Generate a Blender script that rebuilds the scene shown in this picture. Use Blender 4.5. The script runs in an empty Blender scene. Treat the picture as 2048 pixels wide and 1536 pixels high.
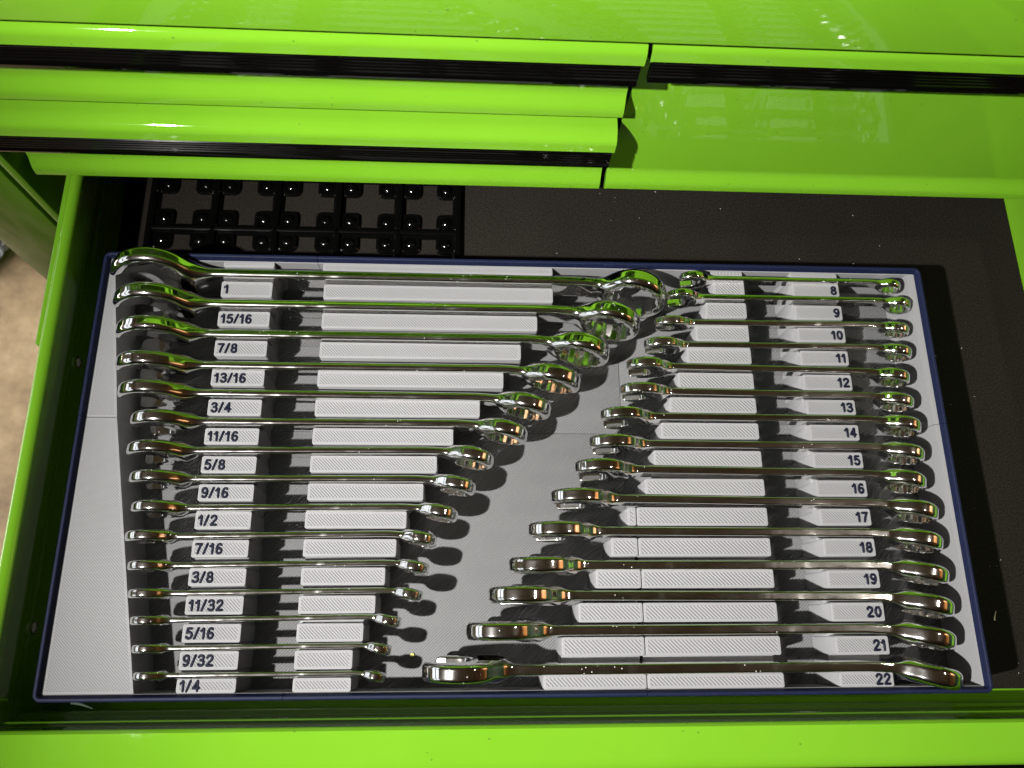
import bpy, bmesh, math, random
import numpy as np
from mathutils import Vector, Matrix, Euler

random.seed(7); np.random.seed(7)
S = 0.001                                   # the scene is laid out in millimetres
sc = bpy.context.scene
COL = sc.collection

# ------------------------------------------------------------------ camera
cam_d = bpy.data.cameras.new("camera")
cam = bpy.data.objects.new("camera", cam_d); COL.objects.link(cam)
cam.location = (-0.0340662, -0.0959290, 0.4453651)
cam.rotation_euler = (0.3071966, -0.0567902, -0.0059696)
cam_d.sensor_width = 36.0; cam_d.lens = 28.125
cam_d.clip_start = 0.01; cam_d.clip_end = 50
cam_d.dof.use_dof = True; cam_d.dof.focus_distance = 0.455; cam_d.dof.aperture_fstop = 16
sc.camera = cam

# ------------------------------------------------------------------ world and lamps
w = bpy.data.worlds.new("World"); sc.world = w; w.use_nodes = True
w.node_tree.nodes["Background"].inputs[0].default_value = (1.0, 0.86, 0.70, 1)
w.node_tree.nodes["Background"].inputs[1].default_value = 0.006

def lamp(name, kind, loc, power, color, aim=None, **kw):
    d = bpy.data.lights.new(name, kind); d.energy = power; d.color = color
    for k, v in kw.items(): setattr(d, k, v)
    o = bpy.data.objects.new(name, d); COL.objects.link(o); o.location = loc
    if aim: o.rotation_euler = (Vector(aim) - Vector(loc)).to_track_quat('-Z', 'Y').to_euler()
    return o
# the shop lamp over the left front corner: one small bright source that throws every hard shadow
lamp("work_lamp", 'SPOT', (-0.460, -0.262, 0.700), 184, (1.0, 0.97, 0.93), aim=(0.26, 0.085, 0.0), spot_size=math.radians(76), spot_blend=1.0, shadow_soft_size=0.011)
# ceiling spot over the right half: soft, warm, fades out towards the left of the drawer
lamp("ceiling_spot", 'SPOT', (1.13, 0.00, 1.60), 48, (1.0, 0.93, 0.82), aim=(0.32, -0.01, 0.0), spot_size=math.radians(23), spot_blend=1.0, shadow_soft_size=0.06)
# unseen area lamp added to brighten the timber wall on the right
lamp("added_wall_wash", 'AREA', (1.55, 0.25, 1.62), 12, (1.0, 0.86, 0.66), aim=(2.1, 0.1, 1.0), shape='RECTANGLE', size=0.12, size_y=1.1, spread=math.radians(80))
# area lamp added low on the left, out of view, to brighten the concrete
lamp("added_floor_light", 'AREA', (-2.15, 0.10, -0.35), 23, (1.0, 0.93, 0.80), aim=(-0.75, 0.1, -0.80), shape='RECTANGLE', size=1.8, size_y=0.5, spread=math.radians(64))

sc.view_settings.view_transform = 'Standard'; sc.view_settings.look = 'None'
sc.view_settings.exposure = 0; sc.view_settings.gamma = 1
sc.render.engine = 'CYCLES'
cy = sc.cycles
cy.use_denoising = True
try: cy.denoiser = 'OPENIMAGEDENOISE'
except Exception: pass
cy.max_bounces = 9; cy.diffuse_bounces = 4; cy.glossy_bounces = 7
cy.sample_clamp_indirect = 4; cy.blur_glossy = 0.3
cy.caustics_reflective = True

# ------------------------------------------------------------------ materials
def nt(name):
    m = bpy.data.materials.new(name); m.use_nodes = True
    n = m.node_tree.nodes; l = m.node_tree.links
    return m, n, l, n["Principled BSDF"]
def setp(b, **k):
    for a, v in k.items(): b.inputs[a.replace('_', ' ')].default_value = v
def node(n, t, **k):
    x = n.new(t)
    for a, v in k.items():
        if a in x.inputs: x.inputs[a].default_value = v
        else: setattr(x, a, v)
    return x
def math_(n, l, op, a, b=None):
    x = n.new("ShaderNodeMath"); x.operation = op
    for i, v in enumerate((a, b)):
        if v is None: continue
        if isinstance(v, (int, float)): x.inputs[i].default_value = v
        else: l.new(v, x.inputs[i])
    return x.outputs[0]
def noise(n, l, scale, detail=3, rough=0.5, vec=None):
    x = n.new("ShaderNodeTexNoise"); x.inputs['Scale'].default_value = scale
    x.inputs['Detail'].default_value = detail; x.inputs['Roughness'].default_value = rough
    if vec is not None: l.new(vec, x.inputs['Vector'])
    return x.outputs['Fac']
def ramp(n, l, fac, stops):
    r = n.new("ShaderNodeValToRGB"); l.new(fac, r.inputs[0])
    e = r.color_ramp.elements
    while len(e) < len(stops): e.new(0.5)
    for i, (p, c) in enumerate(stops):
        e[i].position = p; e[i].color = c if len(c) == 4 else (*c, 1)
    return r.outputs[0]
def bump(n, l, b, h, strength, dist=0.0002, coat=False):
    x = n.new("ShaderNodeBump"); x.inputs['Strength'].default_value = strength
    x.inputs['Distance'].default_value = dist; l.new(h, x.inputs['Height'])
    l.new(x.outputs[0], b.inputs['Normal'])
    if coat: l.new(x.outputs[0], b.inputs['Coat Normal'])
    return x

def mat_green():
    m, n, l, b = nt("green_powder_coat")
    tc = n.new("ShaderNodeTexCoord").outputs['Object']
    sm = noise(n, l, 9, 4, 0.6, tc)
    col = ramp(n, l, sm, [(0.3, (0.062, 0.158, 0.0068)), (0.7, (0.070, 0.172, 0.0082))])
    # dark dust specks, sparse
    v = n.new("ShaderNodeTexVoronoi"); v.inputs['Scale'].default_value = 210; l.new(tc, v.inputs['Vector'])
    sel = noise(n, l, 60, 2, 0.5, tc)
    d = math_(n, l, 'LESS_THAN', v.outputs['Distance'], 0.11)
    g = math_(n, l, 'GREATER_THAN', sel, 0.60)
    k = math_(n, l, 'MULTIPLY', math_(n, l, 'MULTIPLY', d, g), 0.7)
    mx = n.new("ShaderNodeMix"); mx.data_type = 'RGBA'
    l.new(k, mx.inputs[0]); l.new(col, mx.inputs[6]); mx.inputs[7].default_value = (0.03, 0.06, 0.01, 1)
    l.new(mx.outputs[2], b.inputs['Base Color'])
    setp(b, Roughness=0.42, Coat_Weight=1.0, Coat_Roughness=0.035, Coat_IOR=1.5)
    b.inputs['Specular IOR Level'].default_value = 0.0
    sr = ramp(n, l, noise(n, l, 22, 5, 0.65, tc), [(0.45, (0.012,)*3), (0.78, (0.06,)*3)])
    l.new(sr, b.inputs['Coat Roughness'])
    bump(n, l, b, noise(n, l, 190, 3, 0.55, tc), 0.15, 0.0002, coat=True)
    return m
def mat_black():
    m, n, l, b = nt("black_anodised_pull")
    tc = n.new("ShaderNodeTexCoord").outputs['Object']
    setp(b, Base_Color=(0.0006, 0.00055, 0.0005, 1), Roughness=0.07, Coat_Weight=0.0)
    b.inputs['Specular IOR Level'].default_value = 0.30
    bump(n, l, b, noise(n, l, 300, 3, 0.6, tc), 0.10, 0.0001)
    return m
def mat_black_plastic():
    m, n, l, b = nt("black_printed_plastic")
    tc = n.new("ShaderNodeTexCoord").outputs['Object']
    setp(b, Base_Color=(0.0008, 0.0008, 0.0008, 1), Roughness=0.10)
    b.inputs['Specular IOR Level'].default_value = 0.5
    bump(n, l, b, noise(n, l, 900, 2, 0.6, tc), 0.22, 0.00012)
    return m
def mat_liner():
    m, n, l, b = nt("foam_liner")
    tc = n.new("ShaderNodeTexCoord").outputs['Object']
    f = noise(n, l, 900, 3, 0.7, tc)
    big = noise(n, l, 11, 3, 0.6, tc)
    c = ramp(n, l, f, [(0.35, (0.0032, 0.0027, 0.0021)), (0.62, (0.0100, 0.0085, 0.0066)), (0.8, (0.019, 0.0165, 0.0135))])
    mx = n.new("ShaderNodeMix"); mx.data_type = 'RGBA'; mx.blend_type = 'MULTIPLY'; mx.inputs[0].default_value = 0.4
    l.new(c, mx.inputs[6]); l.new(ramp(n, l, big, [(0.35, (0.6, 0.6, 0.6)), (0.65, (1, 1, 1))]), mx.inputs[7])
    l.new(mx.outputs[2], b.inputs['Base Color'])
    setp(b, Roughness=0.75)
    b.inputs['Specular IOR Level'].default_value = 0.05
    bump(n, l, b, f, 0.5, 0.0003)
    return m
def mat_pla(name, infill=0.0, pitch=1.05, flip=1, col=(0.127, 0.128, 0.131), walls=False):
    m, n, l, b = nt(name)
    tcn = n.new("ShaderNodeTexCoord"); tc = tcn.outputs['Object']
    sep = n.new("ShaderNodeSeparateXYZ"); l.new(tc, sep.inputs[0])
    fine = noise(n, l, 500, 3, 0.6, tc)
    setp(b, Roughness=0.55)
    b.inputs['Specular IOR Level'].default_value = 0.08
    tint = noise(n, l, 14, 3, 0.6, tc)
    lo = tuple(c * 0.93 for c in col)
    if infill:
        wob = noise(n, l, 30, 2, 0.5, tc)
        s = math_(n, l, 'ADD', sep.outputs[0], math_(n, l, 'MULTIPLY', sep.outputs[1], float(flip)))
        s = math_(n, l, 'ADD', s, math_(n, l, 'MULTIPLY', wob, 0.0006))
        ph = math_(n, l, 'MULTIPLY', s, 2 * math.pi / (pitch * 0.001 * math.sqrt(2)))
        wv = math_(n, l, 'SINE', ph)
        hh = math_(n, l, 'ADD', wv, math_(n, l, 'MULTIPLY', fine, 0.9))
        bump(n, l, b, hh, infill, 0.00016)
        dk = math_(n, l, 'MULTIPLY', math_(n, l, 'LESS_THAN', wv, -0.55), 0.28)
        cm = ramp(n, l, tint, [(0.3, lo), (0.7, col)])
        mx = n.new("ShaderNodeMix"); mx.data_type = 'RGBA'; l.new(dk, mx.inputs[0]); l.new(cm, mx.inputs[6])
        mx.inputs[7].default_value = tuple(c * 0.45 for c in col) + (1,)
        l.new(mx.outputs[2], b.inputs['Base Color'])
    else:
        # layer lines on the upright faces
        lay = math_(n, l, 'SINE', math_(n, l, 'MULTIPLY', sep.outputs[2], 2 * math.pi / 0.0006))
        hh = math_(n, l, 'ADD', math_(n, l, 'MULTIPLY', lay, 0.5), math_(n, l, 'MULTIPLY', fine, 0.8))
        bump(n, l, b, hh, 0.22, 0.00008)
        l.new(ramp(n, l, tint, [(0.3, lo), (0.7, col)]), b.inputs['Base Color'])
    return m
def mat_blue(name, col):
    m, n, l, b = nt(name)
    tc = n.new("ShaderNodeTexCoord").outputs['Object']
    f = noise(n, l, 700, 3, 0.7, tc)
    l.new(ramp(n, l, f, [(0.35, tuple(c * 0.8 for c in col)), (0.72, tuple(min(1, c * 1.5) for c in col))]), b.inputs['Base Color'])
    setp(b, Roughness=0.6)
    b.inputs['Specular IOR Level'].default_value = 0.10
    bump(n, l, b, f, 0.45, 0.00025)
    return m
def mat_chrome():
    m, n, l, b = nt("polished_chrome")
    tc = n.new("ShaderNodeTexCoord").outputs['Object']
    setp(b, Metallic=1.0, Base_Color=(0.80, 0.79, 0.77, 1))
    sm = noise(n, l, 75, 6, 0.72, tc)
    l.new(ramp(n, l, sm, [(0.50, (0.035,)*3), (0.60, (0.075,)*3), (0.72, (0.17,)*3)]), b.inputs['Roughness'])
    # very fine dust and handling marks
    v = n.new("ShaderNodeTexVoronoi"); v.inputs['Scale'].default_value = 420; l.new(tc, v.inputs['Vector'])
    d = math_(n, l, 'LESS_THAN', v.outputs['Distance'], 0.10)
    g = math_(n, l, 'GREATER_THAN', noise(n, l, 45, 3, 0.6, tc), 0.58)
    k = math_(n, l, 'MULTIPLY', math_(n, l, 'MULTIPLY', d, g), 0.55)
    l.new(math_(n, l, 'SUBTRACT', 1.0, k), b.inputs['Metallic'])
    bp_ = bump(n, l, b, noise(n, l, 55, 3, 0.5, tc), 0.032, 0.0006)
    # a second, softer lobe: polishing haze and fingerprints spread the lamp along the shanks
    b2 = n.new("ShaderNodeBsdfPrincipled"); setp(b2, Metallic=1.0, Base_Color=(0.82, 0.81, 0.79, 1), Roughness=0.24)
    l.new(bp_.outputs[0], b2.inputs['Normal'])
    mixn = n.new("ShaderNodeMixShader")
    hz = ramp(n, l, noise(n, l, 38, 5, 0.7, tc), [(0.40, (0.012,)*3), (0.74, (0.10,)*3)])
    l.new(hz, mixn.inputs[0]); l.new(b.outputs[0], mixn.inputs[1]); l.new(b2.outputs[0], mixn.inputs[2])
    l.new(mixn.outputs[0], n["Material Output"].inputs['Surface'])
    return m
def mat_concrete():
    m, n, l, b = nt("stained_concrete")
    tc = n.new("ShaderNodeTexCoord").outputs['Object']
    f = noise(n, l, 7, 7, 0.62, tc); g = noise(n, l, 60, 4, 0.7, tc)
    c = ramp(n, l, f, [(0.36, (0.20, 0.135, 0.078)), (0.5, (0.37, 0.262, 0.158)), (0.64, (0.52, 0.40, 0.265))])
    mx = n.new("ShaderNodeMix"); mx.data_type = 'RGBA'; mx.blend_type = 'MULTIPLY'; mx.inputs[0].default_value = 0.5
    l.new(c, mx.inputs[6]); l.new(ramp(n, l, g, [(0.35, (0.72,)*3), (0.65, (1.05,)*3)]), mx.inputs[7])
    l.new(mx.outputs[2], b.inputs['Base Color']); setp(b, Roughness=0.5)
    return m
def mat_wood(name, a, c2, scale=1.0, rough=0.5):
    m, n, l, b = nt(name)
    tcn = n.new("ShaderNodeTexCoord"); mp = n.new("ShaderNodeMapping")
    mp.inputs['Scale'].default_value = (3 * scale, 1.2 * scale, 16 * scale); l.new(tcn.outputs['Object'], mp.inputs[0])
    f = noise(n, l, 2.2, 8, 0.62, mp.outputs[0])
    l.new(ramp(n, l, f, [(0.32, a), (0.62, c2)]), b.inputs['Base Color']); setp(b, Roughness=rough)
    return m
def mat_plain(name, col, rough=0.5, emit=None, es=1.0, metal=0.0):
    m, n, l, b = nt(name)
    tc = n.new("ShaderNodeTexCoord").outputs['Object']
    f = noise(n, l, 25, 3, 0.6, tc)
    l.new(ramp(n, l, f, [(0.3, tuple(c * 0.9 for c in col)), (0.7, col)]), b.inputs['Base Color'])
    setp(b, Roughness=rough, Metallic=metal)
    if emit:
        b.inputs['Emission Color'].default_value = (*emit, 1); b.inputs['Emission Strength'].default_value = es
    return m

GREEN = mat_green(); BLACK = mat_black(); PLASTIC = mat_black_plastic(); LINER = mat_liner()
PLA = mat_pla("grey_print_walls"); PLA_S = mat_pla("grey_print_top_fine", 0.9, 1.25, 1)
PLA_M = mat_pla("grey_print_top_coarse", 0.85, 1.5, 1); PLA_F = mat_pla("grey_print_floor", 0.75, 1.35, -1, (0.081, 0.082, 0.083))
PLA_P = mat_pla("grey_print_panel", 0.6, 1.1, 1)
BLUE = mat_blue("navy_print_rim", (0.0022, 0.0038, 0.0140)); INK = mat_blue("navy_print_digits", (0.0009, 0.0017, 0.0062))
CHROME = mat_chrome(); CONCRETE = mat_concrete()
OSB = mat_wood("brown_ceiling_board", (0.16, 0.115, 0.075), (0.25, 0.185, 0.125), 1.0)
PINE = mat_wood("orange_pine_board", (0.42, 0.17, 0.045), (0.62, 0.30, 0.10), 1.4, 0.4)
STEEL = mat_plain("screw_steel", (0.35, 0.33, 0.28), 0.3, metal=1.0)

# ------------------------------------------------------------------ mesh helpers
def link(o, parent=None):
    COL.objects.link(o)
    if parent is not None: o.parent = parent
    return o
def tag(o, label=None, cat=None, group=None, kind=None):
    if label: o['label'] = label
    if cat: o['category'] = cat
    if group: o['group'] = group
    if kind: o['kind'] = kind
    return o
def empty(name, loc=(0, 0, 0)):
    o = bpy.data.objects.new(name, None); o.empty_display_size = 0.02
    o.location = Vector(loc) * S; COL.objects.link(o); return o
def mesh(name, verts, faces, mats, parent=None, loc=(0, 0, 0), mi=None, smooth=None, normals_fix=True):
    me = bpy.data.meshes.new(name)
    me.from_pydata([tuple(c * S for c in v) for v in verts], [], faces)
    if not isinstance(mats, (list, tuple)): mats = [mats]
    for m in mats: me.materials.append(m)
    if mi: me.polygons.foreach_set('material_index', mi)
    if normals_fix:
        bm = bmesh.new(); bm.from_mesh(me); bmesh.ops.recalc_face_normals(bm, faces=bm.faces); bm.to_mesh(me); bm.free()
    if smooth is not None:
        me.polygons.foreach_set('use_smooth', [True] * len(me.polygons))
        me.set_sharp_from_angle(angle=math.radians(smooth))
    me.update()
    o = bpy.data.objects.new(name, me); o.location = Vector(loc) * S
    return link(o, parent)
def box_vf(x0, x1, y0, y1, z0, z1, c=0.0):
    """box, its edges chamfered by c"""
    bm = bmesh.new()
    bmesh.ops.create_cube(bm, size=1)
    for v in bm.verts:
        v.co = ((x0 + x1) / 2 + v.co.x * (x1 - x0), (y0 + y1) / 2 + v.co.y * (y1 - y0), (z0 + z1) / 2 + v.co.z * (z1 - z0))
    if c: bmesh.ops.bevel(bm, geom=bm.edges[:], offset=c, segments=2, profile=0.5, affect='EDGES')
    bm.verts.index_update()
    r = ([tuple(v.co) for v in bm.verts], [[v.index for v in f.verts] for f in bm.faces]); bm.free(); return r
def box(name, x0, x1, y0, y1, z0, z1, mat, parent=None, c=0.0):
    v, f = box_vf(x0, x1, y0, y1, z0, z1, c)
    return mesh(name, v, f, mat, parent, smooth=35 if c else None)
def join(parts):
    V, F = [], []
    for v, f in parts:
        k = len(V); V += list(v); F += [[i + k for i in g] for g in f]
    return V, F
def extrude_x(profile, x0, x1, caps=True):
    """closed (y, z) outline swept along x"""
    n = len(profile); V = [(x0, y, z) for y, z in profile] + [(x1, y, z) for y, z in profile]
    F = [[i, (i + 1) % n, n + (i + 1) % n, n + i] for i in range(n)]
    if caps: F += [list(range(n))[::-1], list(range(n, 2 * n))]
    return V, F
def extrude_y(profile, y0, y1):
    n = len(profile); V = [(x, y0, z) for x, z in profile] + [(x, y1, z) for x, z in profile]
    F = [[i, (i + 1) % n, n + (i + 1) % n, n + i] for i in range(n)]
    F += [list(range(n))[::-1], list(range(n, 2 * n))]
    return V, F
def prism(poly, z0, z1):
    n = len(poly); V = [(x, y, z0) for x, y in poly] + [(x, y, z1) for x, y in poly]
    F = [[i, (i + 1) % n, n + (i + 1) % n, n + i] for i in range(n)] + [list(range(n))[::-1], list(range(n, 2 * n))]
    return V, F
def curve_pts(pts, rnd, steps=4):
    """round the corners of an open polyline; rnd = radius per inner point"""
    out = [pts[0]]
    for i in range(1, len(pts) - 1):
        p, a, b = np.array(pts[i], float), np.array(pts[i - 1], float), np.array(pts[i + 1], float)
        r = min(rnd, 0.45 * np.linalg.norm(a - p), 0.45 * np.linalg.norm(b - p))
        s = p + (a - p) / np.linalg.norm(a - p) * r; e = p + (b - p) / np.linalg.norm(b - p) * r
        for t in np.linspace(0, 1, steps + 1): out.append(tuple((1 - t) ** 2 * s + 2 * t * (1 - t) * p + t * t * e))
    out.append(pts[-1]); return out

# ------------------------------------------------------------------ measured layout, mm (x right, y towards the chest); blocks are x0, x1, y0, y1
SAE_LABELS=[
('1', -182.3, -151.6, 99.2, 109.2) ,
('15/16', -181.9, -151.5, 80.4, 89.9) ,
('7/8', -182.0, -151.5, 61.7, 71.4) ,
('13/16', -182.0, -151.5, 43.5, 53.1) ,
('3/4', -181.7, -151.4, 25.6, 35.4) ,
('11/16', -182.4, -152.2, 8.8, 18.4) ,
('5/8', -182.5, -152.4, -7.6, 2.1) ,
('9/16', -182.4, -152.6, -23.2, -13.8) ,
('1/2', -182.4, -152.5, -38.6, -28.9) ,
('7/16', -182.7, -152.7, -53.8, -44.3) ,
('3/8', -182.4, -152.7, -68.8, -59.4) ,
('11/32', -182.0, -152.6, -83.5, -73.9) ,
('5/16', -182.0, -152.6, -97.6, -88.1) ,
('9/32', -182.3, -152.5, -111.1, -101.7) ,
('1/4', -182.0, -152.6, -124.4, -115.2) ,
]
SAE_BARS=[
(-121.2, 17.8, 98.9, 108.5) ,
(-121.1, 7.9, 80.0, 89.8) ,
(-121.1, -2.2, 61.4, 71.3) ,
(-121.2, -12.7, 43.7, 53.3) ,
(-121.4, -26.5, 25.8, 35.9) ,
(-121.7, -41.7, 9.3, 18.9) ,
(-121.9, -50.7, -6.9, 2.9) ,
(-122.2, -57.9, -22.6, -13.0) ,
(-122.5, -66.8, -38.1, -28.5) ,
(-122.4, -71.9, -53.4, -43.8) ,
(-122.5, -77.3, -68.5, -59.1) ,
(-122.8, -81.9, -83.3, -73.8) ,
(-122.7, -87.6, -97.6, -88.1) ,
(-122.8, -92.6, -111.3, -101.6) ,
(-122.8, -92.7, -124.9, -115.3) ,
]
MET_MIDS=[
('0', 118.0, 138.3, 119.1, 124.8) ,
('8', 118.3, 138.1, 105.9, 115.3) ,
('9', 112.3, 137.8, 90.7, 100.9) ,
('10', 104.9, 137.9, 75.3, 85.7) ,
('11', 98.3, 138.3, 60.9, 70.7) ,
('12', 91.8, 138.3, 44.6, 55.0) ,
('13', 85.7, 138.7, 29.9, 39.5) ,
('14', 79.6, 138.5, 14.2, 23.9) ,
('15', 74.3, 138.6, -2.6, 7.2) ,
('16', 68.4, 138.8, -19.2, -9.4) ,
('17', 62.6, 138.5, -36.3, -25.9) ,
('18', 62.6, 138.8, -53.3, -43.1) ,
('19', 63.5, 139.0, -70.5, -60.4) ,
('20', 63.5, 139.1, -88.4, -78.2) ,
('21', 63.5, 138.6, -105.8, -95.9) ,
('22', 63.6, 138.8, -125.0, -114.9) ,
]
MET_SMALL=[
('17', 57.2, 62.1, -35.7, -25.6) ,
('18', 47.3, 62.1, -52.6, -42.7) ,
('19', 37.9, 62.7, -70.6, -60.4) ,
('20', 27.8, 62.6, -88.2, -78.0) ,
('21', 18.3, 62.7, -106.4, -96.2) ,
('22', 7.9, 62.6, -125.1, -114.9) ,
]
MET_LABELS=[
('0', 168.2, 198.9, 119.2, 124.2) ,
('8', 168.7, 198.3, 106.0, 114.9) ,
('9', 169.3, 198.5, 90.5, 100.1) ,
('10', 169.3, 198.4, 75.7, 85.2) ,
('11', 169.6, 198.7, 60.8, 70.1) ,
('12', 169.5, 198.9, 44.9, 54.7) ,
('13', 168.6, 199.2, 29.5, 38.9) ,
('14', 168.9, 199.3, 13.9, 23.4) ,
('15', 169.3, 199.0, -2.7, 6.7) ,
('16', 168.7, 199.0, -19.5, -9.9) ,
('17', 169.0, 199.1, -36.0, -26.4) ,
('18', 169.4, 199.3, -53.3, -43.3) ,
('19', 169.5, 199.3, -70.7, -60.9) ,
('20', 169.7, 199.3, -88.6, -78.5) ,
('21', 169.1, 199.1, -106.0, -96.2) ,
('22', 168.5, 198.6, -125.0, -114.7) ,
]
WRENCHES=[  # size text, mm across flats, left tip x, right tip x, y at left, y at right, lean deg
('1', 25.4, -246.8, 88.4, 112.7, 112.2, 13) ,
('15/16', 23.81, -242.6, 71.1, 93.6, 93.7, 6) ,
('7/8', 22.22, -238.5, 51.7, 74.8, 74.5, 3) ,
('13/16', 20.64, -235.8, 33.5, 55.4, 55.6, -1) ,
('3/4', 19.05, -232.1, 15.4, 38.7, 37.8, 0) ,
('11/16', 17.46, -223.4, 1.4, 21.5, 21.9, 1) ,
('5/8', 15.88, -222.9, -18.3, 4.3, 6.0, 3) ,
('9/16', 14.29, -219.4, -28.5, -11.3, -10.4, 1) ,
('1/2', 12.7, -216.2, -38.4, -27.5, -26.3, 1) ,
('7/16', 11.11, -217.0, -49.8, -42.9, -40.8, 0) ,
('3/8', 9.52, -213.6, -53.8, -58.4, -56.5, 0) ,
('11/32', 8.73, -211.3, -56.6, -72.8, -71.1, 0) ,
('5/16', 7.94, -208.5, -67.7, -86.4, -84.8, 0) ,
('9/32', 7.14, -205.8, -72.4, -100.4, -99.2, 0) ,
('1/4', 6.35, -203.3, -74.7, -113.6, -113.1, 0) ,
('8', 8, 96.5, 237.7, 116.1, 115.9, 1) ,
('9', 9, 87.5, 242.2, 103.4, 103.3, 4) ,
('10', 10, 79.0, 239.0, 86.7, 87.4, -7) ,
('11', 11, 71.7, 238.2, 72.1, 72.5, -3.5) ,
('12', 12, 60.4, 234.4, 58.4, 56.3, 0) ,
('13', 13, 55.9, 234.6, 42.9, 41.2, -3) ,
('14', 14, 43.5, 236.4, 26.9, 26.4, 1.5) ,
('15', 15, 36.2, 235.9, 10.7, 9.9, -1) ,
('16', 16, 27.3, 234.0, -4.4, -6.7, 3) ,
('17', 17, 13.2, 238.4, -21.0, -23.8, 1) ,
('18', 18, 0.3, 238.2, -39.4, -40.4, 0) ,
('19', 19, -10.6, 238.7, -57.9, -58.1, -3) ,
('20', 20, -21.6, 238.5, -74.1, -75.5, 0) ,
('21', 21, -33.5, 236.7, -92.3, -92.1, -2) ,
('22', 22, -56.3, 237.0, -111.8, -111.3, -6) ,
]

# ------------------------------------------------------------------ the garage round it: what the chrome and the paint mirror
tag(mesh('floor', [(-3000, -3000, -750), (3000, -3000, -750), (3000, 3000, -750), (-3000, 3000, -750)], [[0, 1, 2, 3]], CONCRETE, normals_fix=False), kind='structure')
ceil = empty('ceiling', (0, 0, 1700)); tag(ceil, kind='structure')
for i in range(8):
    y0 = -2400 + i * 600
    box('ceiling_board', -2300, 2300, y0 + 3, y0 + 597, 0, 15, OSB, ceil)
wall = empty('wall', (2100, 0, 0)); tag(wall, kind='structure')
for i, z0 in enumerate((700, 955, 1210, 1455)):
    box('wall_board', 0, 20, -2000, 2000, z0 + 2, z0 + (243 if i == 3 else 252), PINE, wall)
DKWALL = mat_plain("dark_green_cupboard", (0.012, 0.05, 0.012), 0.4)
box('wall_base', 0, 30, -2000, 2000, -750, 698, DKWALL, wall)
gd = empty('garage_door', (-2300, 0, 0)); tag(gd, kind='structure')
DOORW = mat_plain("white_door_panel", (0.7, 0.7, 0.68), 0.5)
PANE = mat_plain("daylit_pane", (0.8, 0.85, 0.9), 0.3, emit=(0.86, 0.93, 1.0), es=1.5)
for k, z0 in enumerate((-750, -240, 270, 780, 1290)):
    box('door_panel', -20, 0, -1500, 1500, z0 + 4, z0 + (405 if k == 4 else 506), DOORW, gd, 3)
    if k in (2, 3):
        for j in range(4):
            y0 = -1400 + j * 720
            fr = box('pane_frame', 0, 12, y0 - 20, y0 + 640, z0 + 50, z0 + 460, DOORW, gd, 3)
            for q in range(2):
                box('pane', 12, 16, y0 + q * 315, y0 + q * 315 + 305, z0 + 65, z0 + 445, PANE, fr)

# ------------------------------------------------------------------ the green tool chest
chest = tag(empty('tool_chest', (20, 400, -750)), 'glossy green steel tool chest with black ribbed pulls and its wide drawer pulled open', 'tool chest')
OFF = Vector((-20, -400, 750)) * S
def cmesh(name, vf, mat, parent=None, smooth=30):
    o = mesh(name, vf[0], vf[1], mat, parent if parent is not None else chest, smooth=smooth)
    if parent is None: o.location = OFF
    return o
def ledge(Y, T, e=0):                               # back of the top, over the nose, to where the pull begins
    return curve_pts([(Y, T), (Y - 9 - e, T - 0.8), (Y - 14.6 - e, T - 4.0), (Y - 15.3 - e, T - 12)], 3.2, 5)
def pull_profile(Y, T):
    p = [(Y - 14.6, T - 11.4), (Y - 15.9, T - 12.2)]
    for k in range(4):                              # four ribs
        z = T - 13.0 - k * 2.1
        p += [(Y - 15.9, z), (Y - 16.5, z - 0.35), (Y - 16.6, z - 1.0), (Y - 16.1, z - 1.5)]
    p += [(Y - 16.2, T - 21.6), (Y - 16.9, T - 23.2), (Y - 16.6, T - 24.6), (Y - 15.6, T - 25.4), (Y - 13.8, T - 25.2), (Y - 12.5, T - 23.4), (Y - 12.5, T - 11.4)]
    return p
def front(Y, T, H):
    """drawer front: nose on top, recess behind the pull, flat face, flare along the bottom"""
    up = ledge(Y, T)
    low = curve_pts([(Y - 12.0, T - 13), (Y - 2, T - 24), (Y - 0.6, T - 30), (Y - 0.6, T - H + 13.5), (Y - 5.4, T - H + 6), (Y - 6.0, T - H + 0.6), (Y - 4.6, T - H)], 3.0, 5)
    return up + low + [(Y + 1, T - H + 0.8), (Y + 1, T - 2)]
YF = 172.5
def drawer(label, x0, x1, Y, T, H, pull_in=(1.5, 1.5)):
    d = cmesh('drawer', extrude_x(front(Y, T, H), x0, x1), GREEN); d['label'] = label
    v, f = extrude_x(pull_profile(Y, T), x0 + pull_in[0], x1 - pull_in[1])
    mesh('drawer_pull', v, f, BLACK, d, smooth=25)
    return d
drawer('shallow closed drawer, upper of the two on the left', -291, 45.8, YF - 2.5, 154, 64)
drawer('shallow closed drawer, lower of the two on the left', -289.5, 45.2, YF, 81, 65)
drawer('tall closed drawer on the right with a long plain face', 48.4, 374, YF, 154, 137.5)

# case: panel over the drawers, corner posts, the bay behind the drawers, sides
cmesh('top_panel', extrude_x(curve_pts([(YF + 510, 159.3), (153.4, 159.0), (152.6, 159.7), (152.6, 192), (YF - 6, 202), (YF + 510, 202)], 0.6, 3), -362, 440), GREEN)
def bx(name, *a, mat=None, c=1.2):
    return cmesh(name, box_vf(*a, c), mat or GREEN)
bx('corner_post', -363, -314.5, 172, 700, -700, 154)
bx('corner_post', 388, 440, 172, 700, -700, 154)
cmesh('bay_frame', box_vf(-312.6, -306.5, 173, 420, -700, 152, 1.6), GREEN)
cmesh('bay_frame', box_vf(379, 385, 173, 420, -700, 152, 1.6), GREEN)
bx('case_back', -314, 387, 660, 690, -700, 154)
bx('case_shelf', -282, 372, 190, 655, 84, 87)
bx('case_shelf', -282, 372, 190, 655, 10, 12)

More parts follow.
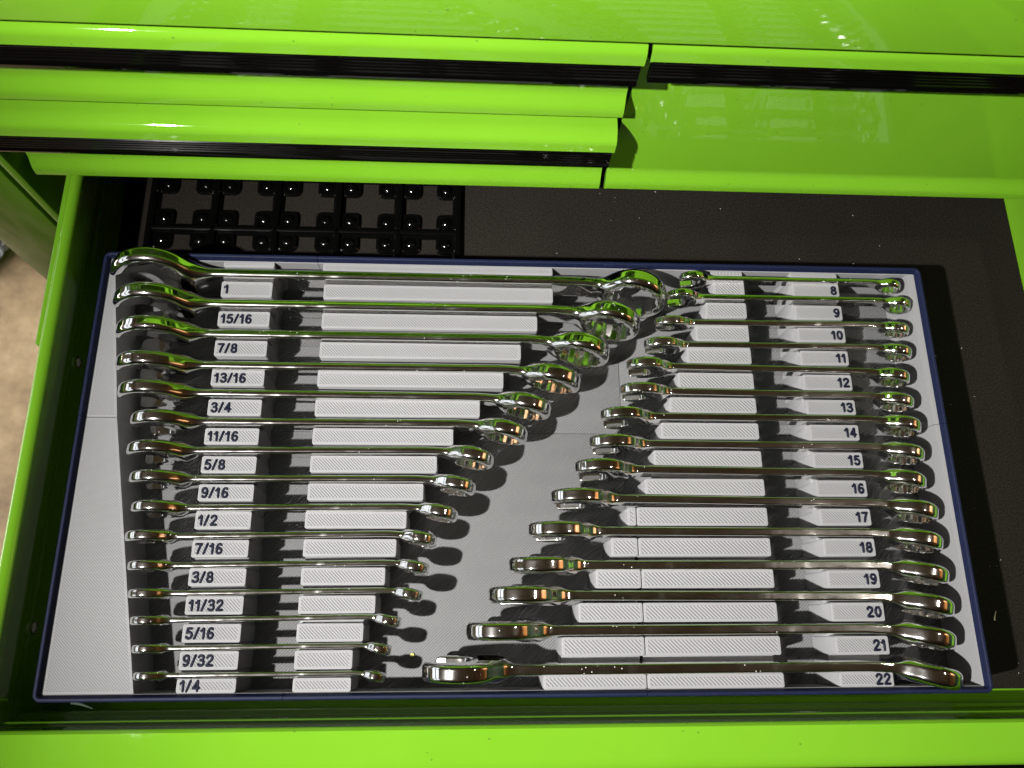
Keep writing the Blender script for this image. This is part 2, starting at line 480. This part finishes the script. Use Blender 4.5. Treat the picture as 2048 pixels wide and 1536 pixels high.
# the open drawer
YD, TD = -139.5, 7.0
fr = curve_pts([(YD + 7, TD - 55), (YD + 7, TD - 36), (YD + 4.2, TD - 33), (YD + 4.2, TD - 16), (YD + 2.2, TD - 13.5), (YD + 1.2, TD - 2), (YD - 0.5, TD)], 1.6, 4)
fr += ledge(YD, TD, 6.9)[1:] + [(YD - 18.9, TD - 14), (YD - 1, TD - 26), (YD - 0.6, TD - 58), (YD - 5, TD - 66), (YD - 3, TD - 67), (YD + 5, TD - 66)]
od = cmesh('drawer', extrude_x(fr, -287, 373), GREEN); od['label'] = 'wide drawer pulled open with the wrench tray in it'
v, f = extrude_x(pull_profile(YD - 9.4, TD), -285.5, 371.5); mesh('drawer_pull', v, f, BLACK, od, smooth=25)
def side(sx, xi):
    """rolled top edge of a drawer side and the wall below; xi = inner face, sx = outward direction"""
    p = [(xi, -52), (xi, -22), (xi - sx * 0.5, -21), (xi - sx * 0.5, -8), (xi - sx * 0.2, 0)]
    for a in np.linspace(0, 1, 9):
        t = math.pi * (1 - a)
        p.append((xi + sx * (3.85 + 3.9 * math.cos(t)), 2.6 + 3.9 * math.sin(t)))
    p += [(xi + sx * 7.7, -4), (xi + sx * 6.6, -5), (xi + sx * 6.6, -52)]
    v, f = extrude_y(p, YD + 2, 640)
    return mesh('drawer_side', v, f, GREEN, od, smooth=40)
side(-1, -269.6); side(1, 357.0)
mesh('drawer_bottom', *box_vf(-276, 363, YD + 5, 640, -54, -52.2, 0.4), GREEN, od, smooth=35)
mesh('drawer_slide', *box_vf(-284.2, -277.9, 67, 640, -16, -3, 1.6), GREEN, od, smooth=40)
for y in (64.2, -89.2):
    a = [(2 * math.pi * k / 16) for k in range(16)]
    prof = [(0.0, 3.2), (0.7, 3.0), (1.1, 2.2), (1.2, 1.2), (0.5, 0.9), (0.5, 0.01)]
    V = [(-269.4 + h, y + r * math.cos(t), -26.6 + r * math.sin(t)) for h, r in prof for t in a]
    F = [[i * 16 + k, i * 16 + (k + 1) % 16, (i + 1) * 16 + (k + 1) % 16, (i + 1) * 16 + k] for i in range(5) for k in range(16)]
    mesh('screw', V, F, STEEL, od, smooth=40)

# ------------------------------------------------------------------ the foam mat and the black grid plate in the drawer
tag(mesh('drawer_liner', *box_vf(-268.6, 356.2, -127, 600, -52, -50, 0.6), LINER, smooth=35),
    'dark foam mat lining the floor of the open green drawer', 'mat')

gp = tag(empty('grid_plate', (-143, 190, -50)), 'glossy black plastic grid plate lying on the mat behind the tray', 'grid plate')
GX = [-247.6, -206.2, -164.8, -123.4, -82.0, -41.6]; GY = [127.2, 168.0, 210.0, 252.0]
def gbar(x0, x1, y0, y1, wide):
    # ridge profile of the plate: broad foot, bevelled top with a thin crest
    n = [(-3.9, 0), (-3.9, 1.2), (-2.0, 3.2), (-1.9, 4.4), (-0.6, 5.0), (0.6, 5.0), (1.9, 4.4), (2.0, 3.2), (3.9, 1.2), (3.9, 0)]
    if wide == 'x':
        c = (y0 + y1) / 2; return extrude_x([(c + a, b) for a, b in n], x0, x1)
    c = (x0 + x1) / 2; return extrude_y([(c + a, b) for a, b in n], y0, y1)
o = Vector((143, -190, 0)) * S
parts = []
for i, x in enumerate(GX): parts.append(gbar(x, x, GY[0], GY[-1], 'y'))
for y in GY[1:]: parts.append(gbar(GX[0], GX[-1], y, y, 'x'))
g = mesh('grid_ridges', *join(parts), PLASTIC, gp, smooth=35); g.location = o
# corner pads with a round magnet seat in each
def pad_mesh():
    a = [2 * math.pi * k / 24 for k in range(24)]
    def sq(r, h):
        out = []
        for t in a:
            c, s_ = math.cos(t), math.sin(t); q = (abs(c) ** 4 + abs(s_) ** 4) ** -0.25
            out.append((r * c * q, r * s_ * q, h))
        return out
    V = sq(6.9, 0) + sq(6.9, 1.4) + sq(6.0, 2.3)
    rings = [(4.4, 2.3), (4.1, 1.6), (3.8, 1.6), (3.4, 2.5), (2.4, 3.3), (1.2, 3.7), (0.05, 3.8)]
    for r, h in rings: V += [(r * math.cos(t), r * math.sin(t), h) for t in a]
    N = 24
    F = [[i * N + k, i * N + (k + 1) % N, (i + 1) * N + (k + 1) % N, (i + 1) * N + k] for i in range(2 + len(rings)) for k in range(N)]
    return V, F
first = None
for j, y in enumerate(GY[:-1]):
    for i, x in enumerate(GX):
        for sx in (-1, 1):
            for sy in (-1, 1):
                if (i == 0 and sx < 0) or (i == 5 and sx > 0) or (j == 0): continue
                P = Vector((x + sx * 8.2 + 143, y + sy * 8.2 - 190, 0)) * S
                if first is None:
                    first = mesh('corner_pad', *pad_mesh(), PLASTIC, gp, smooth=35); first.location = P
                else:
                    c = first.copy(); COL.objects.link(c); c.parent = gp; c.location = P

# ------------------------------------------------------------------ the printed tray
ZT, ZF = -3.4, -33.0                        # top of the dividers, floor of the tray
tray = tag(empty('wrench_tray', (0, 0, -50)), 'grey 3D printed wrench tray with navy rim and size numbers on its dividers', 'tool tray')
TO = Vector((0, 0, 50)) * S
def tmesh(name, vf, mat, parent=None, smooth=30, mi=None):
    o = mesh(name, vf[0], vf[1], mat, parent if parent is not None else tray, smooth=smooth, mi=mi)
    if parent is None: o.location = TO
    return o
HX, HY, RC = 251.75, 126.0, 4.2
def arc(cx, cy, a0, a1, n=7):
    return [((cx + RC * math.cos(a), cy + RC * math.sin(a)), (math.cos(a), math.sin(a))) for a in np.linspace(a0, a1, n)]
g = 0.16; ys = 24.1
PI = math.pi
SEGS = [
    [((-HX, ys + g), (-1, 0))] + arc(-HX + RC, HY - RC, PI, PI / 2) + [((-125.8 - g, HY), (0, 1))],
    [((-125.8 + g, HY), (0, 1)), ((62.2 - g, HY), (0, 1))],
    [((62.2 + g, HY), (0, 1))] + arc(HX - RC, HY - RC, PI / 2, 0) + [((HX, ys + g), (1, 0))],
    [((HX, ys - g), (1, 0))] + arc(HX - RC, -HY + RC, 0, -PI / 2) + [((62.4 + g, -HY), (0, -1))],
    [((62.4 - g, -HY), (0, -1)), ((-126.8 + g, -HY), (0, -1))],
    [((-126.8 - g, -HY), (0, -1))] + arc(-HX + RC, -HY + RC, -PI / 2, -PI) + [((-HX, ys - g), (-1, 0))],
]
def sweep(seg, prof):
    n = len(prof); V, F = [], []
    for (px, py), (nx, ny) in seg:
        V += [(px - nx * i, py - ny * i, z) for i, z in prof]
    for k in range(len(seg) - 1):
        for j in range(n):
            a, b = k * n + j, k * n + (j + 1) % n
            F.append([a, b, b + n, a + n])
    F += [list(range(n)), [(len(seg) - 1) * n + j for j in range(n)][::-1]]
    return V, F
for seg in SEGS:
    tmesh('rim_segment', sweep(seg, [(0.0, ZT), (0.0, -1.0), (0.25, -0.35), (0.8, 0.0), (1.7, 0.0), (2.1, -0.25), (3.25, -3.0), (3.3, ZT)]), BLUE, smooth=28)
    tmesh('tray_wall', sweep(seg, [(0.06, -50), (0.06, ZT - 0.02), (3.32, ZT - 0.02), (3.6, ZT - 0.4), (3.6, -50)]), PLA)
XI, YI = HX - 3.62, HY - 3.62
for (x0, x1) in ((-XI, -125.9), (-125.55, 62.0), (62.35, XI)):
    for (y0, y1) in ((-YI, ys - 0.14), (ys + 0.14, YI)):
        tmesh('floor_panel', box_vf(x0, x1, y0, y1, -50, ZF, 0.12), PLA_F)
def top_block(name, poly, z0, z1, infill, inset=1.5, ch=0.35, rect=None):
    """printed block: upright walls, softened top edge, outline passes round a slightly lower infill"""
    P = [np.array(p, float) for p in poly]; n = len(P)
    area = sum(P[i][0] * P[(i + 1) % n][1] - P[(i + 1) % n][0] * P[i][1] for i in range(n))
    if area < 0: P = P[::-1]
    def off(d):
        if rect: return [np.array(q) for q in rrect(rect[0] + d, rect[1] - d, rect[2] + d, rect[3] - d, max(1.1 - d, 0.12))]
        out = []
        for i in range(n):
            a, b, c = P[i - 1], P[i], P[(i + 1) % n]
            e1 = (b - a) / np.linalg.norm(b - a); e2 = (c - b) / np.linalg.norm(c - b)
            n1 = np.array([-e1[1], e1[0]]); n2 = np.array([-e2[1], e2[0]])
            m = n1 + n2; m /= np.linalg.norm(m); out.append(b + m * d / max(0.3, m @ n1))
        return out
    V, F, MI = [], [], []
    for d, z in ((0, z0), (0, z1 - ch), (ch * 0.35, z1 - ch * 0.3), (ch, z1), (inset * 0.52, z1), (inset * 0.56, z1 - 0.05), (inset * 0.64, z1), (inset, z1), (inset + 0.12, z1 - 0.09)):
        V += [(p[0], p[1], z) for p in off(d)]
    L = len(V) // n
    for k in range(L - 1):
        for i in range(n):
            F.append([k * n + i, k * n + (i + 1) % n, (k + 1) * n + (i + 1) % n, (k + 1) * n + i]); MI.append(0)
    F.append([(L - 1) * n + i for i in range(n)]); MI.append(1)
    o = tmesh(name, (V, F), [PLA, infill], mi=MI)
    for p in o.data.polygons:
        if p.material_index: p.use_smooth = False
    return o
def rrect(x0, x1, y0, y1, r=1.1, n=3):
    out = []
    for cx, cy, a in ((x1 - r, y0 + r, -90), (x1 - r, y1 - r, 0), (x0 + r, y1 - r, 90), (x0 + r, y0 + r, 180)):
        for k in range(n + 1):
            t = math.radians(a + 90 * k / n); out.append((cx + r * math.cos(t), cy + r * math.sin(t)))
    return out
# wide flat panel down the left side, a ledge down the right
pl = lambda y: np.interp(y, [-124.3, -71.2, -9.5, 24.8, 71.2, 123.1], [-202.4, -213.4, -225.6, -231.6, -239.6, -246.2])
for y0, y1 in ((-YI, ys - g), (ys + g, YI)):
    top_block('side_panel', [(-XI, y0), (pl(y0), y0), (pl(y1), y1), (-XI, y1)], ZF, ZT, PLA_P, 1.3)
rl = lambda y: np.interp(y, [-123, 123], [247.6, 243.6])
for y0, y1 in ((-YI, ys - g), (ys + g, YI)):
    tmesh('side_ledge', prism([(rl(y0), y0), (XI, y0), (XI, y1), (rl(y1), y1)], ZF, ZT - 0.05), PLA)

# digits laid as rounded beads of navy filament: strokes on a 0.6 x 1 cell
def oval(cx, cy, rx, ry): return [(cx + rx * math.sin(2 * PI * k / 20), cy + ry * math.cos(2 * PI * k / 20)) for k in range(21)]
SIX = [(.50, .87), (.36, .97), (.19, .88), (.09, .64), (.07, .34), (.15, .11), (.32, .03), (.48, .11), (.54, .29), (.48, .47), (.32, .56), (.16, .48), (.08, .34)]
GLYPH = {'0': [oval(.3, .5, .25, .46)], '1': [[(.02, .74), (.16, .82), (.27, .97), (.27, .03)]],
    '2': [[(.06, .74), (.13, .9), (.3, .97), (.47, .9), (.53, .73), (.45, .54), (.25, .31), (.05, .04)], [(.05, .04), (.56, .04)]],
    '3': [[(.07, .83), (.2, .96), (.38, .96), (.5, .85), (.5, .68), (.4, .57), (.24, .53)], [(.24, .53), (.42, .5), (.54, .38), (.54, .2), (.42, .06), (.22, .03), (.05, .16)]],
    '4': [[(.42, .03), (.42, .5), (.42, .97)], [(.42, .97), (.23, .63), (.03, .30)], [(.03, .30), (.58, .30)]],
    '5': [[(.5, .96), (.15, .96)], [(.15, .96), (.09, .56)], [(.09, .56), (.28, .62), (.46, .55), (.54, .38), (.5, .16), (.34, .03), (.16, .05), (.05, .16)]],
    '6': [SIX], '7': [[(.04, .96), (.56, .96)], [(.56, .96), (.38, .58), (.24, .03)]],
    '8': [oval(.3, .74, .20, .22), oval(.3, .28, .24, .25)], '9': [[(.6 - x, 1 - y) for x, y in SIX]], '/': [[(.0, .0), (.32, 1.0)]]}
ADV = {'1': .60, '/': .56}
def smooth_line(p):
    if len(p) < 3 or len(p) > 20: return p
    q = [p[0]] + list(p) + [p[-1]]; out = []
    for i in range(1, len(q) - 2):
        p0, p1, p2, p3 = (np.array(q[j], float) for j in (i - 1, i, i + 1, i + 2))
        for t in (0, 1 / 3, 2 / 3):
            out.append(tuple(0.5 * (2 * p1 + (p2 - p0) * t + (2 * p0 - 5 * p1 + 4 * p2 - p3) * t * t + (3 * p1 - p0 - 3 * p2 + p3) * t ** 3)))
    return out + [p[-1]]
def digits(txt, block, right, H=5.3, wx=5.55, r=0.72):
    x0, x1, y0, y1 = block
    wd = sum(ADV.get(c, .80) for c in txt) - .2
    ox = (x1 - 1.9 - wd * wx) if right else x0 + 2.0
    oy = (y0 + y1) / 2 - H / 2; parts = []; rnd = random.Random(txt)
    for c in txt:
        for st in GLYPH[c]:
            P = [np.array((ox + x * wx + rnd.uniform(-.05, .05), oy + y * H + rnd.uniform(-.05, .05))) for x, y in smooth_line(st)]
            T = [(P[min(i + 1, len(P) - 1)] - P[max(i - 1, 0)]) for i in range(len(P))]; T = [t / np.linalg.norm(t) for t in T]
            rows = [(P[0] - T[0] * r * .85, T[0], .45)] + [(p, t, 1) for p, t in zip(P, T)] + [(P[-1] + T[-1] * r * .85, T[-1], .45)]
            V, F = [], []
            for p, t, k in rows:
                nx, ny = -t[1], t[0]
                for a in (0, 45, 80, 100, 135, 180):
                    ca, sa = math.cos(math.radians(a)), math.sin(math.radians(a))
                    V.append((p[0] + nx * r * k * ca, p[1] + ny * r * k * ca, ZT - 0.06 + 0.55 * k * sa))
            for i in range(len(rows) - 1):
                for j in range(5): F.append([i * 6 + j, i * 6 + j + 1, i * 6 + 7 + j, i * 6 + 6 + j])
            F += [[5, 4, 3, 2, 1, 0], [(len(rows) - 1) * 6 + j for j in range(6)]]
            parts.append((V, F))
        ox += ADV.get(c, .80) * wx
    return join(parts)
def block(name, x0, x1, y0, y1, infill, txt=None, right=False):
    b = top_block(name, rrect(x0, x1, y0, y1), ZF, ZT, infill, rect=(x0, x1, y0, y1))
    if txt:
        v, f = digits(txt, (x0, x1, y0, y1), right); mesh('size_number', v, f, INK, b, smooth=50)
    return b
HMAP = {n: 3 + 0.52 * s for n, s, *_ in WRENCHES}
def cradle(x0, x1, y0, y1, n):
    z = -HMAP[n] - 0.25
    if y1 - y0 > 1: tmesh('cradle', box_vf(x0, x1, y0 - 0.3, y1 + 0.3, ZF - 0.5, z, 0.15), PLA)
Y0 = 122.45
prev_l, prev_b = (-182.1, -151.6, 118.8, Y0), (-122.6, 17.9, 117.0, Y0)
block('divider_block', *prev_l, PLA_S); block('divider_block', *prev_b, PLA_S)
for (n, *L), B in zip(SAE_LABELS, SAE_BARS):
    L[2] = max(L[2], -YI); B = list(B); B[2] = max(B[2], -YI)
    block('divider_block', -181.9, -151.6, L[2], L[3], PLA_S, n); block('divider_block', B[0], B[1], B[2], B[3], PLA_S)
    cradle(-181.2, -152.3, L[3], prev_l[2], n); cradle(max(B[0], prev_b[0]) + .7, min(B[1], prev_b[1]) - .7, B[3], prev_b[2], n)
    prev_l, prev_b = L, B
prev_m = (117.2, 137.4, 118.6, Y0); prev_l = (167.6, 198.2, 118.6, Y0); prev_s = None
block('divider_block', *prev_m, PLA_M); block('divider_block', *prev_l, PLA_S)
SM = {n: r for n, *r in MET_SMALL}
for (n, *A), (_, *L) in zip(MET_MIDS[1:], MET_LABELS[1:]):
    A[2] = max(A[2], -YI); L[2] = max(L[2], -YI); A[1] = 137.9; L[0], L[1] = 168.4, 198.4
    block('divider_block', *A, PLA_M); block('divider_block', *L, PLA_S, n, True)
    cradle(max(A[0], prev_m[0]) + .7, 137.2, A[3], prev_m[2], n); cradle(169.1, 197.7, L[3], prev_l[2], n)
    if n in SM:
        s = SM[n]; s[2], s[3] = A[2], A[3]; s[1] = A[0] - 0.45
        block('divider_block', *s, PLA_M)
        if prev_s: cradle(prev_s[0] + .7, s[1] - .7, s[3], prev_s[2], n)
        prev_s = s
    prev_m, prev_l = A, L

# ------------------------------------------------------------------ the wrenches: each forged body is one distance field, meshed once
def smin(a, b, k):
    h = np.clip(0.5 + 0.5 * (b - a) / k, 0, 1); return b + (a - b) * h - k * h * (1 - h)
def smax(a, b, k): return -smin(-a, -b, k)
def rext(d2, w, r):
    a, b = d2 + r, w + r
    return np.sqrt(np.maximum(a, 0) ** 2 + np.maximum(b, 0) ** 2) + np.minimum(np.maximum(a, b), 0) - r
def wrench_field(s, L, inch):
    hz = (3 + 0.52 * s) / 2; ty = 1.45 + 0.185 * s; th = 2.0 + 0.345 * s; tr = 2.7 + 0.38 * s
    R = 0.92 * s + 1.6; Ro = 0.735 * s + 0.9; ang = math.radians(13)
    hx = (0.985 if inch else 0.95) * R                                   # head centre from the left tip
    rx = L - Ro * 0.99; ry = -(1.25 * Ro) * math.sin(ang)
    jd = (-math.cos(math.radians(15)), -math.sin(math.radians(15)))
    def f(x, y, z):
        # shank
        t = np.clip((x - hx) / (rx - hx), 0, 1); hh = hz * (1.04 - 0.10 * t); hy = ty / 2 * (1.0 + 0 * t); r = (0.40 if inch else 0.22) * ty
        bend = np.clip((x - (rx - 2.3 * Ro)) / (2.3 * Ro), 0, 1.2); yb = ry * 0.9 * bend * bend
        qx = np.abs(x - (hx + 0.55 * R + rx - 0.6 * Ro) / 2) - (rx - 0.6 * Ro - hx - 0.55 * R) / 2
        d = rext(np.maximum(np.abs(z) - hh, qx), np.abs(y - yb) - hy, r)
        # recessed flat along each face of the shank
        # open end
        u, v = x - hx, z
        along = u * jd[0] + v * jd[1]; across = -u * jd[1] + v * jd[0]
        disc = np.sqrt((u * 0.97) ** 2 + v * v) - R
        head2 = smax(disc, along - (0.93 if inch else 0.84) * R, 0.10 * R)
        hd = rext(head2, np.abs(y) - th / 2, (0.34 if inch else 0.28) * th)
        d = smin(d, hd, 0.42 * R)
        # ring end, offset to one side
        ca, sa = math.cos(ang), math.sin(ang)
        p = (x - rx) * ca + (y - ry) * -sa; q = (x - rx) * sa + (y - ry) * ca
        rr = np.sqrt(p * p + z * z)
        rd = rext(rr - Ro, np.abs(q) - tr / 2, 0.34 * tr)
        d = smin(d, rd, 0.42 * Ro)
        # cut the jaw and the twelve point hole
        sl = 0.35 * s
        bx_ = np.abs(across) - s / 2; ax = -along - 0.22 * R
        a_, b_ = bx_ + sl, ax + sl
        slot = np.sqrt(np.maximum(a_, 0) ** 2 + np.maximum(b_, 0) ** 2) + np.minimum(np.maximum(a_, b_), 0) - sl
        d = smax(d, -slot, 0.05 * s)
        th_ = np.arctan2(z, p)
        def hexd(off):
            k = (th_ - off + math.pi / 6) % (math.pi / 3) - math.pi / 6
            return rr * np.cos(k) - s / 2 * 1.0
        hole = np.minimum(hexd(0.0), hexd(math.pi / 6))
        near = np.abs(q) - tr * 0.9
        d = smax(d, -np.maximum(hole, near), 0.016 * s)
        return d
    return f, hx, rx, R, Ro, th, tr
def surface_net(f, xs, ys, zs):
    X, Y, Z = np.meshgrid(xs, ys, zs, indexing='ij')
    D = f(X, Y, Z); nx, ny, nz = D.shape; I = D < 0
    c = [(0, 0, 0), (1, 0, 0), (0, 1, 0), (1, 1, 0), (0, 0, 1), (1, 0, 1), (0, 1, 1), (1, 1, 1)]
    sl = lambda A, o: A[o[0]:nx - 1 + o[0], o[1]:ny - 1 + o[1], o[2]:nz - 1 + o[2]]
    cnt = sum(sl(I, o).astype(np.int8) for o in c)
    act = (cnt > 0) & (cnt < 8)
    ids = -np.ones(act.shape, np.int64); idx = np.argwhere(act); ids[act] = np.arange(len(idx))
    acc = np.zeros((len(idx), 3)); num = np.zeros(len(idx))
    P = np.stack([X, Y, Z], -1)
    for a in range(8):
        for ax in range(3):
            if c[a][ax]: continue
            b = list(c[a]); b[ax] = 1
            ia = tuple((idx + c[a]).T); ib = tuple((idx + b).T)
            da, db = D[ia], D[ib]; m = (da < 0) != (db < 0)
            t = np.where(m, da / np.where(m, da - db, 1), 0)
            acc += np.where(m[:, None], P[ia] + (P[ib] - P[ia]) * t[:, None], 0); num += m
    V = acc / num[:, None]
    F = []
    for ax in range(3):
        o1, o2 = [(1, 2), (2, 0), (0, 1)][ax]
        hi = [nx, ny, nz]
        A = np.take(I, range(hi[ax] - 1), ax); B = np.take(I, range(1, hi[ax]), ax)
        e = np.argwhere(A != B); sgn = A[tuple(e.T)]
        ok = (e[:, o1] > 0) & (e[:, o2] > 0) & (e[:, o1] < hi[o1] - 1) & (e[:, o2] < hi[o2] - 1)
        e, sgn = e[ok], sgn[ok]
        def at(d1, d2):
            k = e.copy(); k[:, o1] -= d1; k[:, o2] -= d2; return ids[tuple(k.T)]
        q = np.stack([at(1, 1), at(0, 1), at(0, 0), at(1, 0)], 1)
        q[~sgn] = q[~sgn][:, ::-1]; F.append(q)
    return V, np.concatenate(F)
def project(f, V, it=3, eps=0.02):
    def grad(V):
        G = np.empty_like(V)
        for k in range(3):
            a = V.copy(); b = V.copy(); a[:, k] += eps; b[:, k] -= eps
            G[:, k] = (f(*a.T) - f(*b.T)) / (2 * eps)
        return G
    for _ in range(it):
        G = grad(V); d = f(*V.T); n2 = np.maximum((G * G).sum(1), 0.15)
        st = np.clip(d / n2, -0.3, 0.3); V = V - G * st[:, None]
    G = grad(V); return V, G / np.maximum(np.linalg.norm(G, axis=1), 1e-6)[:, None]
def dense(a, b, st): return list(np.linspace(a, b, max(2, int(math.ceil((b - a) / st)) + 1)))
def build_wrench(inch, n, s, xl, xr, yl, yr, lean):
    L = xr - xl; f, hx, rx, R, Ro, th, tr = wrench_field(s, L, inch)
    gh = max(0.30, s / 27); gr = max(0.26, s / 31)
    a1 = hx + 2.3 * R; b0 = rx - 2.5 * Ro
    xs = dense(-1, hx + 1.2 * R, gh) + dense(hx + 1.2 * R, a1, gh * 1.8)[1:]
    if b0 > a1: xs += dense(a1, b0, max(4.0, s / 4))[1:] 
    else: b0 = a1
    xs += dense(b0, rx - 1.1 * Ro, gr * 1.6)[1:] + dense(rx - 1.1 * Ro, L + 1.5, gr)[1:]
    ymax = th / 2 + 0.8; ymin = -(tr / 2 + Ro * 0.23 + Ro * 0.30 + 1.0)
    ysn = dense(ymin, ymax, gh * 0.8); zsn = dense(-R - 1, R + 1, gh)
    V, F = surface_net(f, np.array(xs), np.array(ysn), np.array(zsn))
    V, N = project(f, V)
    xm = L / 2
    root = empty('wrench', (0, 0, 0))
    root.location = Vector(((xl + xr) / 2, (yl + yr) / 2, -HMAP[n] / 2)) * S
    root.rotation_euler = (math.radians(-lean), 0, math.atan2(yr - yl, L))
    cx = V[F].mean(1)[:, 0]
    cut1, cut2 = hx + 1.45 * R, rx - 1.55 * Ro
    for nm, m in (('open_end', cx < cut1), ('shank', (cx >= cut1) & (cx < cut2)), ('box_end', cx >= cut2)):
        fs = F[m]; used, inv = np.unique(fs, return_inverse=True); fs = inv.reshape(-1, 4)
        v = (V[used] - (xm, 0, 0)) * S
        me = bpy.data.meshes.new(nm)
        me.vertices.add(len(v)); me.vertices.foreach_set('co', v.ravel())
        me.loops.add(fs.size); me.loops.foreach_set('vertex_index', fs.ravel())
        me.polygons.add(len(fs)); me.polygons.foreach_set('loop_start', np.arange(0, fs.size, 4)); me.polygons.foreach_set('loop_total', np.full(len(fs), 4))
        me.polygons.foreach_set('use_smooth', np.ones(len(fs), bool))
        me.update(calc_edges=True)
        me.normals_split_custom_set_from_vertices([tuple(q) for q in N[used]])
        me.materials.append(CHROME)
        link(bpy.data.objects.new(nm, me), root)
    return root
ORD = 'rearmost second third fourth fifth sixth seventh eighth ninth tenth eleventh twelfth thirteenth fourteenth front'.split()
EXTRA = {'1': 'longest chrome wrench, leaning so its big ring hole shows, beside the 1 label', '9': 'chrome wrench behind the 9 label whose open end touches the biggest ring',
         '22': 'largest metric chrome wrench, frontmost, both its jaws showing, behind the 22 label', '1/4': 'shortest chrome wrench, front left of the tray, behind the 1/4 label',
         '8': 'smallest metric chrome wrench, against the back wall of the tray, beside the 8 label'}
for i, r in enumerate(WRENCHES):
    o = build_wrench(i < 15, *r)
    metric = i >= 15; k = i - 15 if metric else i
    lab = EXTRA.get(r[0]) or 'chrome wrench behind the %s label, %s from the back on the %s' % (r[0], ORD[k], 'right' if metric else 'left')
    tag(o, lab, 'wrench', 'metric wrenches in the right half of the tray' if metric else 'inch wrenches in the left half of the tray')

# ------------------------------------------------------------------ small litter
def scrap(name, loc, pts, mat, label, cat):
    o = mesh(name, [p for p in pts[0]], pts[1], mat, None, loc, smooth=50); tag(o, label, cat); return o
def blob(r, sq=1.0, seed=1):
    bm = bmesh.new(); bmesh.ops.create_icosphere(bm, subdivisions=2, radius=r); rnd = random.Random(seed)
    for v in bm.verts: v.co *= 1 + rnd.uniform(-0.25, 0.2); v.co.z *= sq
    out = ([tuple(v.co) for v in bm.verts], [[v.index for v in f.verts] for f in bm.faces]); bm.free(); return out
scrap('crumb', (-63.2, -105, ZF + 0.8), blob(1.0, 0.8, 3), mat_plain('yellow_crumb', (0.45, 0.42, 0.10), 0.7), 'tiny yellow crumb on the grey tray floor by the shortest wrenches', 'crumb')
def sliver(p0, p1, wd, ht, bend):
    a, b = np.array(p0, float), np.array(p1, float); d = (b - a); nrm = np.array([-d[1], d[0], 0]); nrm /= np.linalg.norm(nrm)
    V, F = [], []
    for i, t in enumerate(np.linspace(0, 1, 7)):
        c = a + d * t + nrm * bend * math.sin(math.pi * t); hw = wd * (1 - 0.75 * t)
        V += [tuple(c - nrm * hw), tuple(c + nrm * hw), tuple(c + nrm * hw * 0.6 + np.array([0, 0, ht])), tuple(c - nrm * hw * 0.6 + np.array([0, 0, ht]))]
    for i in range(6):
        for j in range(4): F.append([i * 4 + j, i * 4 + (j + 1) % 4, i * 4 + 4 + (j + 1) % 4, i * 4 + 4 + j])
    F += [[0, 1, 2, 3], [24, 25, 26, 27]]
    return V, F
scrap('plastic_shaving', (-240, -128.4, -30), sliver((-5, 0.6, 0), (6.5, -2.8, -1), 1.1, 0.6, 0.4), mat_plain('green_shaving', (0.005, 0.018, 0.008), 0.8), 'small green plastic shaving caught under the front left tray corner', 'shaving')
scrap('wood_splinter', (291, -84.5, -49.8), sliver((0, -3, 0), (2.2, 2.4, 0), 0.5, 0.5, 0.2), mat_plain('pale_splinter', (0.6, 0.5, 0.33), 0.7), 'pale splinter lying on the dark mat right of the tray', 'splinter')
# lint on the mat
V, F = [], []
rnd = random.Random(5)
for i in range(95):
    x, y = rnd.uniform(-30, 310), rnd.uniform(-120, 210)
    if x < 256 and y < 130: continue
    a = rnd.uniform(0, 6.28); r = rnd.choice([0.16, 0.2, 0.25, 0.3, 0.45]); l = r * rnd.uniform(1, 2.2); k = len(V)
    dx, dy = math.cos(a), math.sin(a)
    V += [(x - dx * l, y - dy * l, -49.95), (x + dy * r, y - dx * r, -49.95), (x + dx * l, y + dy * l, -49.95), (x - dy * r, y + dx * r, -49.95), (x, y, -49.6)]
    F += [[k, k + 1, k + 4], [k + 1, k + 2, k + 4], [k + 2, k + 3, k + 4], [k + 3, k, k + 4]]
tag(mesh('lint', V, F, mat_plain('pale_lint', (0.22, 0.21, 0.19), 0.9)), 'pale specks of lint scattered over the dark foam mat', 'lint', kind='stuff')
# crumpled clear wrapping on the garage floor beside the chest
n = 26; V, F = [], []
import mathutils.noise as mn
for i in range(n):
    for j in range(n):
        u, v = i / (n - 1) - 0.5, j / (n - 1) - 0.5
        h = mn.noise((u * 6, v * 6, 3.1)) * 32 + mn.noise((u * 15, v * 15, 8.0)) * 18 + 30
        V.append((u * 230 + mn.noise((u * 8, v * 8, 1)) * 30, v * 150 + mn.noise((u * 8, v * 8, 5)) * 30, max(1.5, h * (1 - 3.2 * max(u * u, v * v)))))
F = [[i * n + j, (i + 1) * n + j, (i + 1) * n + j + 1, i * n + j + 1] for i in range(n - 1) for j in range(n - 1)]
WRAP = mat_plain('clear_film', (0.5, 0.51, 0.53), 0.15, metal=0.6)
wr = mesh('plastic_wrapping', V, F, WRAP, None, (-858, 520, -749), smooth=25)
wr.rotation_euler[2] = math.radians(32)
tag(wr, 'crumpled shiny plastic wrapping on the concrete beside the chest', 'wrapping')
